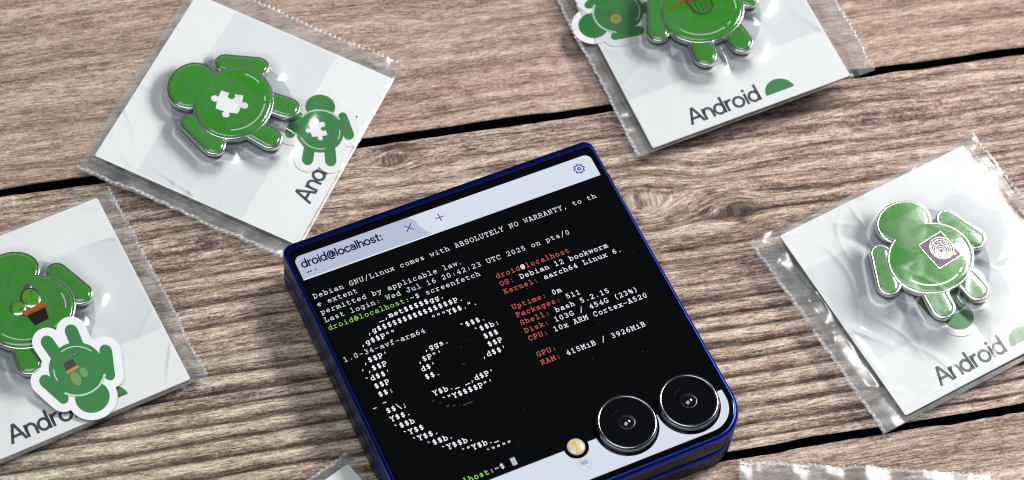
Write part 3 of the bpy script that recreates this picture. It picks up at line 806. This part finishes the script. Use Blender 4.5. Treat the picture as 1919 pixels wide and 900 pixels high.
def pin_motif(t, motif, z):
    if motif == 'puzzle':
        o = puzzle_outline(-0.2, 4.2, 2.6, 12)
        b = MB(); loft(b, [(o, z - .3), (o, z + .14)], False, False, [0]); flat(b, o, z + .14)
        b.build('puzzle_piece', M['enamel_white'], t)
    elif motif == 'cactus':
        b = MB(); plate(b, ell(2.0, 6.2, 2.2, 2.6), z - .4, z + .16, .1); plate(b, ell(-1.4, 5.0, 1.8, 1.9), z - .4, z + .13, .1)
        plate(b, ell(2.4, 9.0, .9, .9), z - .4, z + .11, .1)
        b.build('cactus_outline', M['silver'], t, angle=50)
        b = MB(); dome(b, ell(2.0, 6.2, 1.85, 2.25), z + .13, .12); dome(b, ell(-1.4, 5.0, 1.45, 1.55), z + .11, .12)
        b.build('cactus_fill', M['enamel_lime'], t, angle=60)
        b = MB()
        rs = random.Random(5)
        for k in range(14):
            x, y = (2.0, 6.2) if k < 9 else (-1.4, 5.0)
            x += rs.uniform(-1.2, 1.2); y += rs.uniform(-1.5, 1.5) * (1 if k < 9 else .6)
            stroke(b, [(x - .22, y - .15), (x, y + .2), (x + .22, y - .15)], .1, z + .27 + .001 * k)
        b.build('cactus_spines', M['silver'], t)
        b = MB(); plate(b, [(-1.1, 3.6), (-0.7, 2.4), (4.4, 2.8), (4.2, 4.0)][::1], z - .4, z + .26, .08)
        b.build('pot_rim', M['enamel_orange'], t)
        b = MB(); plate(b, [(-0.4, 2.3), (0.3, -0.6), (3.6, -0.3), (4.0, 2.6)], z - .4, z + .2, .08)
        b.build('pot', M['enamel_black'], t)
    elif motif == 'chip':
        q = [(-0.6, 7.3), (0.2, -0.2), (7.0, 0.4), (6.3, 8.0)]
        b = MB(); plate(b, q, z - .4, z + .16, .1)
        b.build('chip_frame', M['silver'], t)
        b = MB(); plate(b, inset(q, .35), z - .3, z + .2, .06)
        b.build('chip_fill', M['enamel_purple'], t)
        b = MB()
        for k, r in enumerate((.55, 1.0, 1.45, 1.9, 2.35, 2.8)):
            stroke(b, E(3.3 + .1 * k, 3.6 + .1 * k, r * .95, r, 0, 360, 24)[:-1], .15, z + .215, True)
        b.build('ring_lines', M['silver'], t)
        b = MB(); flat(b, ell(4.6, 2.0, .55, .55, 0, 14), z + .225); flat(b, ell(5.6, 1.6, .4, .4, 0, 14), z + .226)
        b.build('gold_dot', M['gold'], t)
    elif motif == 'net':
        b = MB()
        for a, c, w in (((-2.2, 8.0), (-6.0, 7.0), .3),):
            c2 = caps(a[0], a[1], c[0], c[1], w, w, 5); plate(b, c2, z - .4, z + .22, .1)
        b.build('net_handle', M['copper'], t)
        b = MB(); R = E(1.0, 8.2, 3.4, 1.5, 0, 360, 28)[:-1]
        for k in range(len(R)):
            c2 = caps(*R[k], *R[(k + 1) % len(R)], .26, .26, 4); loft(b, [(c2, z - .4), (c2, z + .18 + .003 * (k % 3)), (inset(c2, .1), z + .26 + .003 * (k % 3))], False, True, [0] * 3)
        b.build('net_hoop', M['copper'], t)
        b = MB()
        stroke(b, [(-2.3, 7.8), (-1.6, 3.6), (-.2, 2.3), (1.8, 2.2), (3.2, 3.4), (4.2, 7.8)], .26, z + .20)
        for k in range(5):
            stroke(b, [(-1.9 + 1.2 * k, 6.7), (-0.9 + 1.0 * k * .8, 2.8)], .1, z + .19 + .001 * k)
            stroke(b, [(-1.9 + 1.2 * k, 2.9 + .3 * abs(k - 2)), (-1.5 + 1.3 * k, 6.7)], .1, z + .18 - .001 * k)
        b.build('net_mesh', M['silver'], t)

def make_sticker(Mx, label, motif, scale=0.78, tilt=None):
    t = empty('sticker', Mx, label, 'sticker', 'die-cut stickers in the bags')
    sc = lambda P: [(x * scale * .86, (y - 4.0) * scale) for x, y in P]
    L2 = [(n, sc(p)) for n, p in LOBES]
    b = MB()
    for i, (n, p) in enumerate(L2):
        o = inset(p, -1.55 if n != 'limb' else -1.75)
        zt = 0.16 + .004 * i
        loft(b, [(o, 0.0), (o, zt - .03), (inset(o, .05), zt)], True, True, [0] * 3)
    b.build('white_border', M['paper_white'], t)
    b = MB()
    for i, (n, p) in enumerate(L2): flat(b, inset(p, .12), 0.20 + .012 * i)
    b.build('printed_badge', M['print_green'], t)
    b = MB()
    bd = L2[-1][1]
    zz = 0.29
    stroke(b, [(x * scale * .86, (y - 4) * scale) for x, y in E(0.4, 3.4, 10.2, 9.0, 40, 140, 14)], .42, zz)
    for (a0, a1, k) in ((205, 285, .82), (-22, 8, .82)):
        stroke(b, [(x * scale * .86, (y - 4) * scale) for x, y in E(0.4, 3.4, 9.9 * k, 8.7 * k, a0, a1, 12)], .26, zz)
    b.build('printed_line', M['print_line'], t)
    if motif == 'puzzle':
        b = MB(); flat(b, puzzle_outline(-0.2 * scale, 0.2, 2.7 * scale, 12), zz + .01)
        b.build('printed_puzzle_piece', M['paper_white'], t)
    elif motif == 'cactus':
        b = MB(); flat(b, sc(ell(2.4, 6.4, 1.7, 2.4)), zz + .012); flat(b, sc(ell(-1.0, 5.6, 1.4, 1.7)), zz + .01)
        b.build('printed_cactus', M['print_lime'], t)
        b = MB(); flat(b, sc([(-.6, 3.6), (-.4, 2.6), (4.4, 2.9), (4.3, 3.9)]), zz + .016)
        b.build('printed_pot_rim', M['print_orange'], t)
        b = MB(); flat(b, sc([(-.2, 2.6), (.2, 0.0), (3.8, 0.2), (4.1, 2.9)]), zz + .014)
        b.build('printed_pot', M['print_black'], t)
    elif motif == 'net':
        b = MB(); flat(b, sc(ell(-2, 6.0, 2.2, 1.9)), zz + .01)
        b.build('printed_basket', M['print_orange'], t)
        b = MB(); flat(b, sc(ell(-2, 6.0, 1.5, 1.2)), zz + .014)
        b.build('printed_net', M['print_lime'], t)
    elif motif == 'chip':
        b = MB(); flat(b, sc([(-1, 7), (-.4, 1), (5.4, 1.4), (4.8, 7.4)]), zz + .01)
        b.build('printed_square', M['print_purple'], t)
    return t

def make_bag(c, label, L, R, top, bot, seed, pinned=True, crumple=1.0, extra=None, flap=True):
    """clear pouch: front film tented over card and pin, back film, crimped side seals"""
    Mx = frame_of(c)
    t = empty('plastic_bag', Mx, label, 'bag', 'clear plastic bags with crimped edges')
    r = np.random.default_rng(seed)
    x0, x1 = -CARD_H - L, CARD_H + R
    y0, y1 = -CARD_H - bot, CARD_H + top
    st = 0.42
    nx = int((x1 - x0) / st) + 1; ny = int((y1 - y0) / st) + 1
    xs = np.linspace(x0, x1, nx); ys = np.linspace(y0, y1, ny)
    X, Y = np.meshgrid(xs, ys, indexing='ij')
    dx = np.maximum(np.abs(X) - CARD_H, 0); dy = np.maximum(np.abs(Y) - CARD_H, 0)
    de = np.hypot(dx, dy)
    base = 0.42 - 0.35 * np.minimum(de, 1.2) / 1.2
    H = base.copy()
    if pinned:
        d = pdist(X, Y, [inset(p, -.4) for _, p in LOBES])
        tent = 0.42 + 2.85 * np.exp(-d / (2.0 if crumple < 1.4 else 4.0)) - 0.02 * d
        k = 0.35
        m = np.maximum(H, tent); H = m + k * np.exp(-np.abs(H - tent) / k) * 0.3
    if extra:
        d = np.hypot(X - extra[0], Y - extra[1]) - extra[2]
        H = np.maximum(H, extra[3] - .35 * np.maximum(d, 0))
    # creases
    cre = np.zeros_like(X)
    for k in range(int(30 * crumple)):
        if k % 3 == 0:
            sx = r.choice([x0 + 2, x1 - 2]) + r.normal(0, 1.5); sy = r.uniform(y0, y1); ln = r.uniform(2, 9)
        else:
            sx, sy = r.uniform(x0, x1), r.uniform(y0, y1); ln = r.uniform(3, 12)
        an = r.uniform(0, math.pi)
        ux, uy = math.cos(an), math.sin(an)
        a = (X - sx) * ux + (Y - sy) * uy; q = -(X - sx) * uy + (Y - sy) * ux
        q = q + 0.03 * a * a * r.normal(0, 1)
        w = r.uniform(.35, .9)
        over = (abs(sx) < CARD_H - 3) and (abs(sy) < CARD_H - 3)
        cre += r.uniform(.03, .10) * (0.6 if over else 1.5) * np.exp(-(a / ln) ** 2) * np.exp(-(np.abs(q) / w) ** 1.5)
    soft = 0.10 * vnoise2(X / 11, Y / 11, seed) + 0.015 * vnoise2(X / 3.6, Y / 3.6, seed + 1) + .06
    edgew = np.clip(np.minimum(np.minimum(X - x0, x1 - X), np.minimum(Y - y0, y1 - Y)) / 2.0, 0.0, 1)
    F = H + (cre * 1.0 + np.maximum(soft, 0)) * crumple * (.25 + .75 * edgew)
    # margins ripple
    mx = np.maximum(dx - .5, 0)
    F += np.minimum(mx, 3) * 0.16 * crumple * (vnoise1(Y / 5.0 + seed, seed + 3) + .3 * vnoise1(Y / 2.0 + seed, seed + 5) + .7)
    F = np.maximum(F, base + .02)
    # cut edge waviness
    wob = 0.22 * vnoise1(ys / 1.0 + 7, seed + 7) + .3 * vnoise1(ys / 6.0 + 3, seed + 8)
    kx0 = np.clip(1 - (X - x0) / max(L, .5), 0, 1); kx1 = np.clip(1 - (x1 - X) / max(R, .5), 0, 1)
    Xw = X - wob[None, :] * kx0 + wob[None, ::-1] * kx1
    # the pouch sags towards the table beyond the card
    grid_mesh('front_film', Xw, Y, F, M['film'], t)
    Bz = -0.40 - 0.10 * vnoise2(X / 6, Y / 6, seed + 9) * crumple + np.where(mx > 0, np.minimum(mx, 3) * .10 * vnoise1(Y / 3 + 2, seed + 4), 0)
    s2 = 2
    grid_mesh('back_film', Xw[::s2, ::s2], Y[::s2, ::s2], (Bz - .15)[::s2, ::s2], M['film_back'], t)
    # fold of the closing flap across the front
    if flap:
        sel = (ys > -11.6) & (ys < 15.4)
        fx = (xs > -CARD_H + .1) & (xs < CARD_H - .1)
        A = np.ix_(fx, sel)
        grid_mesh('closing_flap', Xw[A], Y[A], F[A] + 0.09, M['film_flap'], t)
    # crimped seal strips
    for side, xe, w_ in ((-1, x0, min(L, .55)), (1, x1, min(R, .55))):
        if w_ < .5: continue
        n = int((y1 - y0) / .16)
        yy = np.linspace(y0, y1, n)
        wv = np.interp(yy, ys, wob if side < 0 else wob[::-1])
        tooth = 0.16 * np.sign(np.sin(yy * 2 * math.pi / 1.25)) * (0.6 + .4 * vnoise1(yy, seed + 12)) + .12 * vnoise1(yy * 2.2, seed + 13)
        cols = np.linspace(-.25, 1.0, 7)
        XX = np.stack([xe - side * (cq * w_) + (-wv if side < 0 else wv) * 1.0 + (tooth * side * (1 if k == 0 else .3 if k == 1 else 0)) for k, cq in enumerate(cols)], 0)
        YY = np.stack([yy] * len(cols), 0)
        src = np.stack([np.interp(yy, ys, F[2 if side < 0 else -3, :])] * len(cols), 0)
        ZZ = src * .55 + .13 * np.sin(yy * 2 * math.pi / 1.25)[None, :] * np.linspace(1, .2, 7)[:, None] + (.08) * np.stack([vnoise1(yy * 1.3 + k * .6, seed + 14) for k in range(7)], 0) + .12
        if side < 0: XX, YY, ZZ = XX, YY, ZZ
        grid_mesh('seal_strip', XX, YY, ZZ, M['seal'], t)
    return t

SPEC = [
    ('puzzle', dict(L=4.2, R=4.6, top=2.2, bot=.7), 'upper left, under the table gap', 1.0),
    ('chip', dict(L=6.6, R=4.2, top=1.9, bot=1.2), '', 1.5),
    ('net', dict(L=3.9, R=6.4, top=1.2, bot=.5), '', 1.0),
    ('cactus', dict(L=4.0, R=3.6, top=1.6, bot=.6), '', 1.2),
]
BAGL = ['clear plastic bag round the card with the white puzzle piece pin', 'most crumpled clear plastic bag, glinting round the card with the square chip pin',
        'clear plastic bag round the card with the net pin, above the phone', 'clear plastic bag round the card with the cactus pin and upside-down sticker']
CARDL = ['white card under the puzzle piece pin, its lettering reading upwards and half hidden', 'white card with Android lettering under the pin with the square chip',
         'white card with full Android lettering and green mark under the net pin', 'white card under the cactus pin, lettering half hidden by an upside-down sticker']
PINL = ['green enamel pin with silver outlines and a white puzzle piece', 'shiny green enamel pin with silver outlines and a purple square of gold rings',
        'green enamel pin with a copper landing net, cut off by the top of the photo', 'green enamel pin with a potted cactus, partly covered by a sticker']
STL = ['white-edged green sticker with a white puzzle piece, beside the puzzle pin', 'green sticker mostly hidden beneath the square chip pin',
       'white-edged green sticker at the top edge, tucked beside the net pin', 'white-edged upside-down green sticker with a potted cactus']
for i, (motif, kw, _, cr) in enumerate(SPEC):
    t, Mx = make_card(CARDS[i], CARDL[i])
    make_pin(Mx, PINL[i], motif)
    make_bag(CARDS[i], BAGL[i], seed=(300, 326, 334, 351)[i], crumple=cr, **kw)
    if motif == 'puzzle': smx = Mx @ T(4.2, -16.7, .26, -66)
    elif motif == 'cactus': smx = Mx @ T(4.6, -14.2, 2.5, 183) @ Matrix.Rotation(rad(-8.5), 4, 'X')
    elif motif == 'net': smx = Mx @ T(-17.6, 12.5, .26, 100)
    else: smx = Mx @ T(0.2, -4.6, .26, 168)
    make_sticker(smx, STL[i], motif, {'puzzle': .66, 'cactus': .70, 'net': .7, 'chip': .66}[motif])
make_card(CARDS[4], 'white card whose corner pokes up at the bottom edge left of the phone', text=False)
make_bag(CARDS[4], 'clear plastic bag at the bottom edge left of the phone, showing one crimped corner', 2.3, 3.0, 1.5, .7, 511, pinned=False, crumple=1.0, flap=False)
make_card(CARDS[5], 'white card in the bag at the bottom edge right of the phone', text=False)
make_bag(CARDS[5], 'clear plastic bag along the bottom edge right of the phone, showing one long crimped edge', 5.6, 3.0, 1.8, 1.6, 617, pinned=False, crumple=0.7, flap=False)

# ------------------------------------------------------------------ the phone
PX, PY, PA = 2.1786065, 252.8791299, 0.5192340095
PM = Matrix.Translation((PX * MM, (PY - CY) * MM, 0.0005)) @ Matrix.Rotation(PA, 4, 'Z')
phone = empty('flip_phone', PM, 'folded blue flip phone with its lit outer screen showing a terminal', 'phone')
GZ = 13.0
NC = 10
def outl(e, rb=8.6, rt=2.4): return rrect(-37.9 + e, 37.9 - e, -40.3 + e, 40.1 - e, (rb - e, rb - e, max(rt - e, .4), max(rt - e, .4)), NC)
def half(z0, z1, glass_top):
    b = MB()
    rings = [(outl(1.2), z0), (outl(.5), z0 + .1), (outl(.12), z0 + .45), (outl(0), z0 + .9), (outl(0), z1 - 1.6)]
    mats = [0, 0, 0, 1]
    for q in range(1, 8):
        a = rad(90 * q / 7.6)
        rings.append((outl(.74 * (1 - math.cos(a))), z1 - 1.6 + 1.56 * math.sin(a))); mats.append(0)
    if glass_top:
        g = rrect(-36.95, 36.95, -39.35, 38.05, (7.6, 7.6, 1.6, 1.6), NC)
        rings.append((inset(g, -.03), z1)); mats.append(0)
        rings.append((g, z1 - .25)); mats.append(0)
    else:
        rings.append((outl(.9), z1)); mats.append(0)
    loft(b, rings, True, not glass_top, mats + [0])
    return b
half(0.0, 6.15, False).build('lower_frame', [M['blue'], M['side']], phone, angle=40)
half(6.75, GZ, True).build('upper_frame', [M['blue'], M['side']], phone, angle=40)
b = MB(); loft(b, [(outl(.75), 6.0), (outl(.75), 6.9)], True, True, [0, 0]); b.build('fold_gap', M['black_gap'], phone)
# hinge spine along the far edge
b = MB()
prof = [(38.5, .6), (40.2, 1.0), (40.75, 3.0), (40.9, 6.5), (40.75, 9.8), (40.2, 11.6), (38.5, 12.2)]
n = len(prof)
vs = [(-36.2, y, z) for y, z in prof] + [(36.2, y, z) for y, z in prof]
fs = [(i, i + 1, n + i + 1, n + i) for i in range(n - 1)] + [tuple(range(n))[::-1], tuple(range(n, 2 * n))]
b.add(vs, fs); b.build('hinge_spine', M['navy'], phone, angle=40)
# side key with fingerprint reader, and antenna breaks
b = MB()
loft(b, [([(-37.85, -25.0), (-37.85, -9.0), (-37.85, -9.0), (-37.85, -25.0)], 0)], False, False) if False else None
def box(b, x0, x1, y0, y1, z0, z1, mi=0):
    b.add([(x0, y0, z0), (x1, y0, z0), (x1, y1, z0), (x0, y1, z0), (x0, y0, z1), (x1, y0, z1), (x1, y1, z1), (x0, y1, z1)],
          [(3, 2, 1, 0), (4, 5, 6, 7), (0, 1, 5, 4), (1, 2, 6, 5), (2, 3, 7, 6), (3, 0, 4, 7)], mi)
box(b, -38.02, -37.5, -24.5, -8.5, 8.3, 11.2); b.build('side_key', M['side'], phone)
b = MB(); box(b, -37.95, -37.7, -8.45, -8.2, 8.2, 11.3); box(b, -37.95, -37.7, -24.8, -24.55, 8.2, 11.3); b.build('key_gap', M['black_gap'], phone)
for (x, y) in ((37.55, 29.0), (-37.55, 26.5)):
    b = MB(); box(b, x - .37, x + .37, y, y + .8, 7.9, 12.3); b.build('antenna_band', M['navy'], phone)

# cover glass with bezel
g = rrect(-36.91, 36.91, -39.3, 38.0, (7.55, 7.55, 1.55, 1.55), NC)
b = MB(); loft(b, [(g, GZ - .6), (g, GZ - .12), (inset(g, .12), GZ - .02), (inset(g, .3), GZ)], False, True, [0] * 4)
b.build('cover_glass', M['glass'], phone, angle=25)

D0 = GZ + 0.02
display = MB()
dp = rrect(-36.3, 35.7, -38.0, 36.1, (6.2, 6.2, 1.6, 1.6), NC)
flat(display, dp, D0)
display = display.build('display', M['lcd'], phone)
BARY = 29.85
b = MB(); flat(b, [p for p in dp if p[1] > 33] + [(-36.3, BARY), (35.7, BARY)], D0 + .02); b.build('title_bar', M['scr_white'], display)
b = MB(); flat(b, [(-36.3, BARY + .28), (-36.3, 34.5)] + [p for p in dp if p[0] < -34 and p[1] > 34][::-1] + [(-9.3, 36.1)] + E(-9.6, 33.4, 2.0, 2.7, 90, 0, 6) + [(-6.7, 31.5), (-5.6, BARY + .28)], D0 + .035)
o_tab = b.build('tab', M['scr_tab'], display)
b = MB(); box(b, -36.25, -5.5, BARY, BARY + .26, D0 + .03, D0 + .04); b.build('tab_underline', M['scr_line'], display)
NAVY = -29.85
b = MB(); low = [p for p in dp if p[1] < -30]
flat(b, [(35.7, NAVY), (-36.3, NAVY)] + low, D0 + .02); b.build('navigation_bar', M['scr_white'], display)
# tab caption, close cross, plus, gear
b = MB(); sans(b, 'droid@localhost:', -35.2, 32.95, 0.268, 0.36, D0 + .05, 1.0, sy=.315); b.build('tab_caption', M['scr_ink'], display)
b = MB(); stroke(b, [(-34.9, 31.25), (-34.5, 31.55), (-34.1, 31.35), (-33.75, 31.6)], .2, D0 + .05); stroke(b, [(-33.0, 31.5), (-32.75, 31.5)], .24, D0 + .05); b.build('caption_mark', M['scr_ink'], display)
b = MB(); stroke(b, [(-10.6, 32.75), (-9.0, 34.35)], .24, D0 + .05); stroke(b, [(-10.6, 34.35), (-9.0, 32.75)], .24, D0 + .053); b.build('close_icon', M['scr_icon'], display)
b = MB(); stroke(b, [(-3.4, 33.4), (-1.5, 33.4)], .24, D0 + .05); stroke(b, [(-2.45, 34.35), (-2.45, 32.45)], .24, D0 + .053); b.build('plus_icon', M['scr_icon'], display)
b = MB()
gp = []
for k in range(8):
    for da, rr_ in ((-15, .92), (-9, 1.22), (9, 1.22), (15, .92)):
        a = rad(k * 45 + da); gp.append((31.9 + rr_ * math.cos(a), 33.2 + rr_ * math.sin(a)))
stroke(b, gp, .24, D0 + .05, True); stroke(b, E(31.9, 33.2, .32, .32, 0, 360, 10)[:-1], .3, D0 + .053, True)
b.build('gear_icon', M['scr_icon'], display)

ADV = 1.2; X0 = -35.95; ROW = 2.13
SXX, SYY = 1.2 / 7.2 * 0.95, 0.180
def rowy(r): return 25.35 - ROW * r - 0.62
def line(s, col, row, mat, w=.12, dx=0.0):
    b = MB(); mono(b, s, X0 + dx + col * ADV, rowy(row), ADV, SXX, SYY, w, D0 + .03)
    b.build('terminal_text', M[mat], display)
line('Debian GNU/Linux comes with ABSOLUTELY NO WARRANTY, to th', 0, 0, 't_white')
line('e extent', 0, 1, 't_white')
line('permitted by applicable law.', 0, 2, 't_white')
line('Last login: Wed Jul 16 20:42:23 UTC 2025 on pts/0', 0, 3, 't_white')
line('droid@localhost', 0, 4, 't_green'); line(':~$ screenfetch', 15, 4, 't_white')
B = .155
ART = [(5, 9, '_,met$$$$$gg.'), (6, 6, ',g$$$$$$$$$$$$$$$P.'), (7, 4, ',g$$P""'), (7, 18, '"""Y$$.".'),
       (9, 3, ",$$P'"), (9, 22, '`$$$.'), (10, 2, "',$$P"), (10, 14, ',ggs.'), (10, 24, '`$$b:'),
       (11, 2, "`d$$'"), (11, 12, ',$P"\''), (11, 25, '$$$'), (12, 3, '$$P'), (12, 12, "d$'"), (12, 25, '$$P'),
       (13, 3, '$$:'), (13, 12, '$$.'), (13, 23, ",d$$'"), (14.2, 1, '-'), (14.0, 3, '-'),
       (15, 3, '$$\\;'), (15, 12, 'Y$b._'), (15, 18, "_,d$P'"), (16, 3, 'Y$$.'), (16, 13, '`"Y$$$$P"\''),
       (17, 3, '`$$b'), (18, 4, '`Y$$'), (19, 5, '`Y$$.'), (20, 7, '`$$b.'), (21, 9, '`Y$$b.'), (22, 12, '`"Y$b._'), (23, 16, '`""""')]
for r_, c_, s_ in ART: line(s_, c_, r_, 't_bold', B)
line('1.0-34-avf-arm64', 0, 8, 't_white')
line('`.', 11, 16, 't_dimred'); line('"-.__', 13, 17, 't_dimred'); line('.', 20, 11, 't_dimred', .1); line('-', 19, 13, 't_dimred', .1)
INFO = [(5, 'droid', '@', 'localhost'), (6, 'OS', ':', ' Debian 12 bookworm'), (7, 'Kernel', ':', ' aarch64 Linux 6.'), (9, 'Uptime', ':', ' 0m'), (10, 'Packages', ':', ' 511'),
        (11, 'Shell', ':', ' bash 5.2.15'), (12, 'Disk', ':', ' 103G / 454G (23%)'), (13, 'CPU', ':', ' 10x ARM Cortex-A520'), (15, 'GPU', ':', ''), (16, 'RAM', ':', ' 415MiB / 3926MiB')]
for r_, a_, m_, v_ in INFO:
    c0 = 32
    line(a_, c0, r_, 't_red', .15, .3)
    line(m_, c0 + len(a_), r_, 't_bold' if m_ == '@' else 't_red', .16, .3)
    if v_: line(v_, c0 + len(a_) + 1, r_, 't_red' if a_ == 'droid' else 't_white', .155, .3)
line('droid@localhost', 0, 25, 't_green', .155, -.1); line(':~$', 15, 25, 't_white', .155, 2.0 - .1 - 2.0)
b = MB(); box(b, X0 + 19.1 * ADV, X0 + 20.0 * ADV, rowy(25) - .3, rowy(25) + 1.5, D0 + .02, D0 + .03); b.build('cursor', M['cursor'], display)
# app icon on the navigation bar
b = MB(); stroke(b, rrect(-.35, 2.25, -35.9, -33.1, (.8, .8, .8, .8), 4), .26, D0 + .05, True); b.build('app_icon', M['scr_grey2'], display)
b = MB(); flat(b, rrect(.1, 1.8, -34.5, -33.45, (.3, .3, .3, .3), 3), D0 + .045); flat(b, ell(1.1, -35.2, .16, .16, 0, 8), D0 + .045); flat(b, ell(1.6, -35.2, .16, .16, 0, 8), D0 + .046); b.build('app_icon_face', M['scr_grey'], display)

def camera(cx, cy, blue):
    R = 6.55
    b = MB(); flat(b, ell(cx, cy, R + .55, R + .55, 0, 64), D0 + .06)
    b.build('camera_cutout', M['glass'], phone)
    b = MB()
    e = lambda r: ell(cx, cy, r, r, 0, 72)
    loft(b, [(e(R), GZ), (e(R), GZ + 1.15), (e(R - .04), GZ + 1.3)], False, False, [0, 0])
    ring = b.build('lens_ring', M['ring_dark'], phone, angle=40)
    b = MB()
    loft(b, [(e(R - .04), GZ + 1.3), (e(R + .02), GZ + 1.38), (e(R), GZ + 1.8), (e(R - .16), GZ + 2.08), (e(R - .45), GZ + 2.2), (e(R - .72), GZ + 2.12), (e(R - .84), GZ + 1.9)], False, False, [0] * 6)
    b.build('chrome_bezel', M['ring'], ring, angle=50)
    b = MB(); flat(b, e(R - .8), GZ + 1.96); b.build('lens_cover', M['lens'], ring)
    b = MB()
    z = GZ + 1.975
    stroke(b, E(cx, cy, 3.3, 3.3, 95, 140, 14), .05, z - .006)  # faint reflection arc drawn as a thin strip on the lens cover
    loft(b, [(ell(cx, cy, 1.75, 1.75, 0, 32), z), (ell(cx, cy, 1.6, 1.6, 0, 32), z + .03)], False, False, [0])
    b.build('barrel_and_reflection', M['barrel'], ring)
    b = MB()
    rs = [1.5, 1.36, 1.15, .9, .65, .35, .1]
    loft(b, [(ell(cx, cy, q, q, 0, 28), z + .02 + .55 * (1 - (q / 1.5) ** 2)) for q in rs], False, True, [0] * 7)
    b.build('front_element', M['lens_blue'], ring, smooth=True)
camera(12.9, -29.7, False)
camera(27.3, -30.3, True)
# flash
fx, fy = 1.0, -30.0
b = MB(); flat(b, ell(fx, fy, 2.75, 2.75, 0, 40), D0 + .055); b.build('flash_cutout', M['glass'], phone)
b = MB(); loft(b, [(ell(fx, fy, 1.95, 1.95, 0, 32), D0 + .05), (ell(fx, fy, 1.85, 1.85, 0, 32), D0 + .2), (ell(fx, fy, 1.2, 1.2, 0, 32), D0 + .32), (ell(fx, fy, .3, .3, 0, 32), D0 + .36)], False, True, [0] * 4)
fl = b.build('flash_lamp', M['flash'], phone, smooth=True)
b = MB()
for a in (95, 275):
    pts = [(fx, fy)] + [(fx + 1.5 * math.cos(rad(a + d)), fy + 1.5 * math.sin(rad(a + d))) for d in (-28, -14, 0, 14, 28)]
    b.add([(fx, fy, D0 + .40)] + [(p[0], p[1], D0 + .31) for p in pts[1:]], [(0, k, k + 1) for k in range(1, 5)])
b.build('flash_die', M['flash_yellow'], fl)

# specks of dust on the cover glass
b = MB(); rd = random.Random(12)
for k in range(26):
    x, y = rd.uniform(-34, 35), rd.uniform(-29, 28); q = rd.choice((.04, .05, .05, .07)); a = rd.uniform(0, 3)
    b.add([(x + q * math.cos(a + m), y + q * math.sin(a + m) * rd.uniform(.4, 1), D0 + .05 + .0006 * k) for m in (0, 1.57, 3.14, 4.71)], [(0, 1, 2, 3)])
props(b.build('dust', simple('pale_dust', (.5, .5, .48, 1), 0.9), phone), kind='stuff')
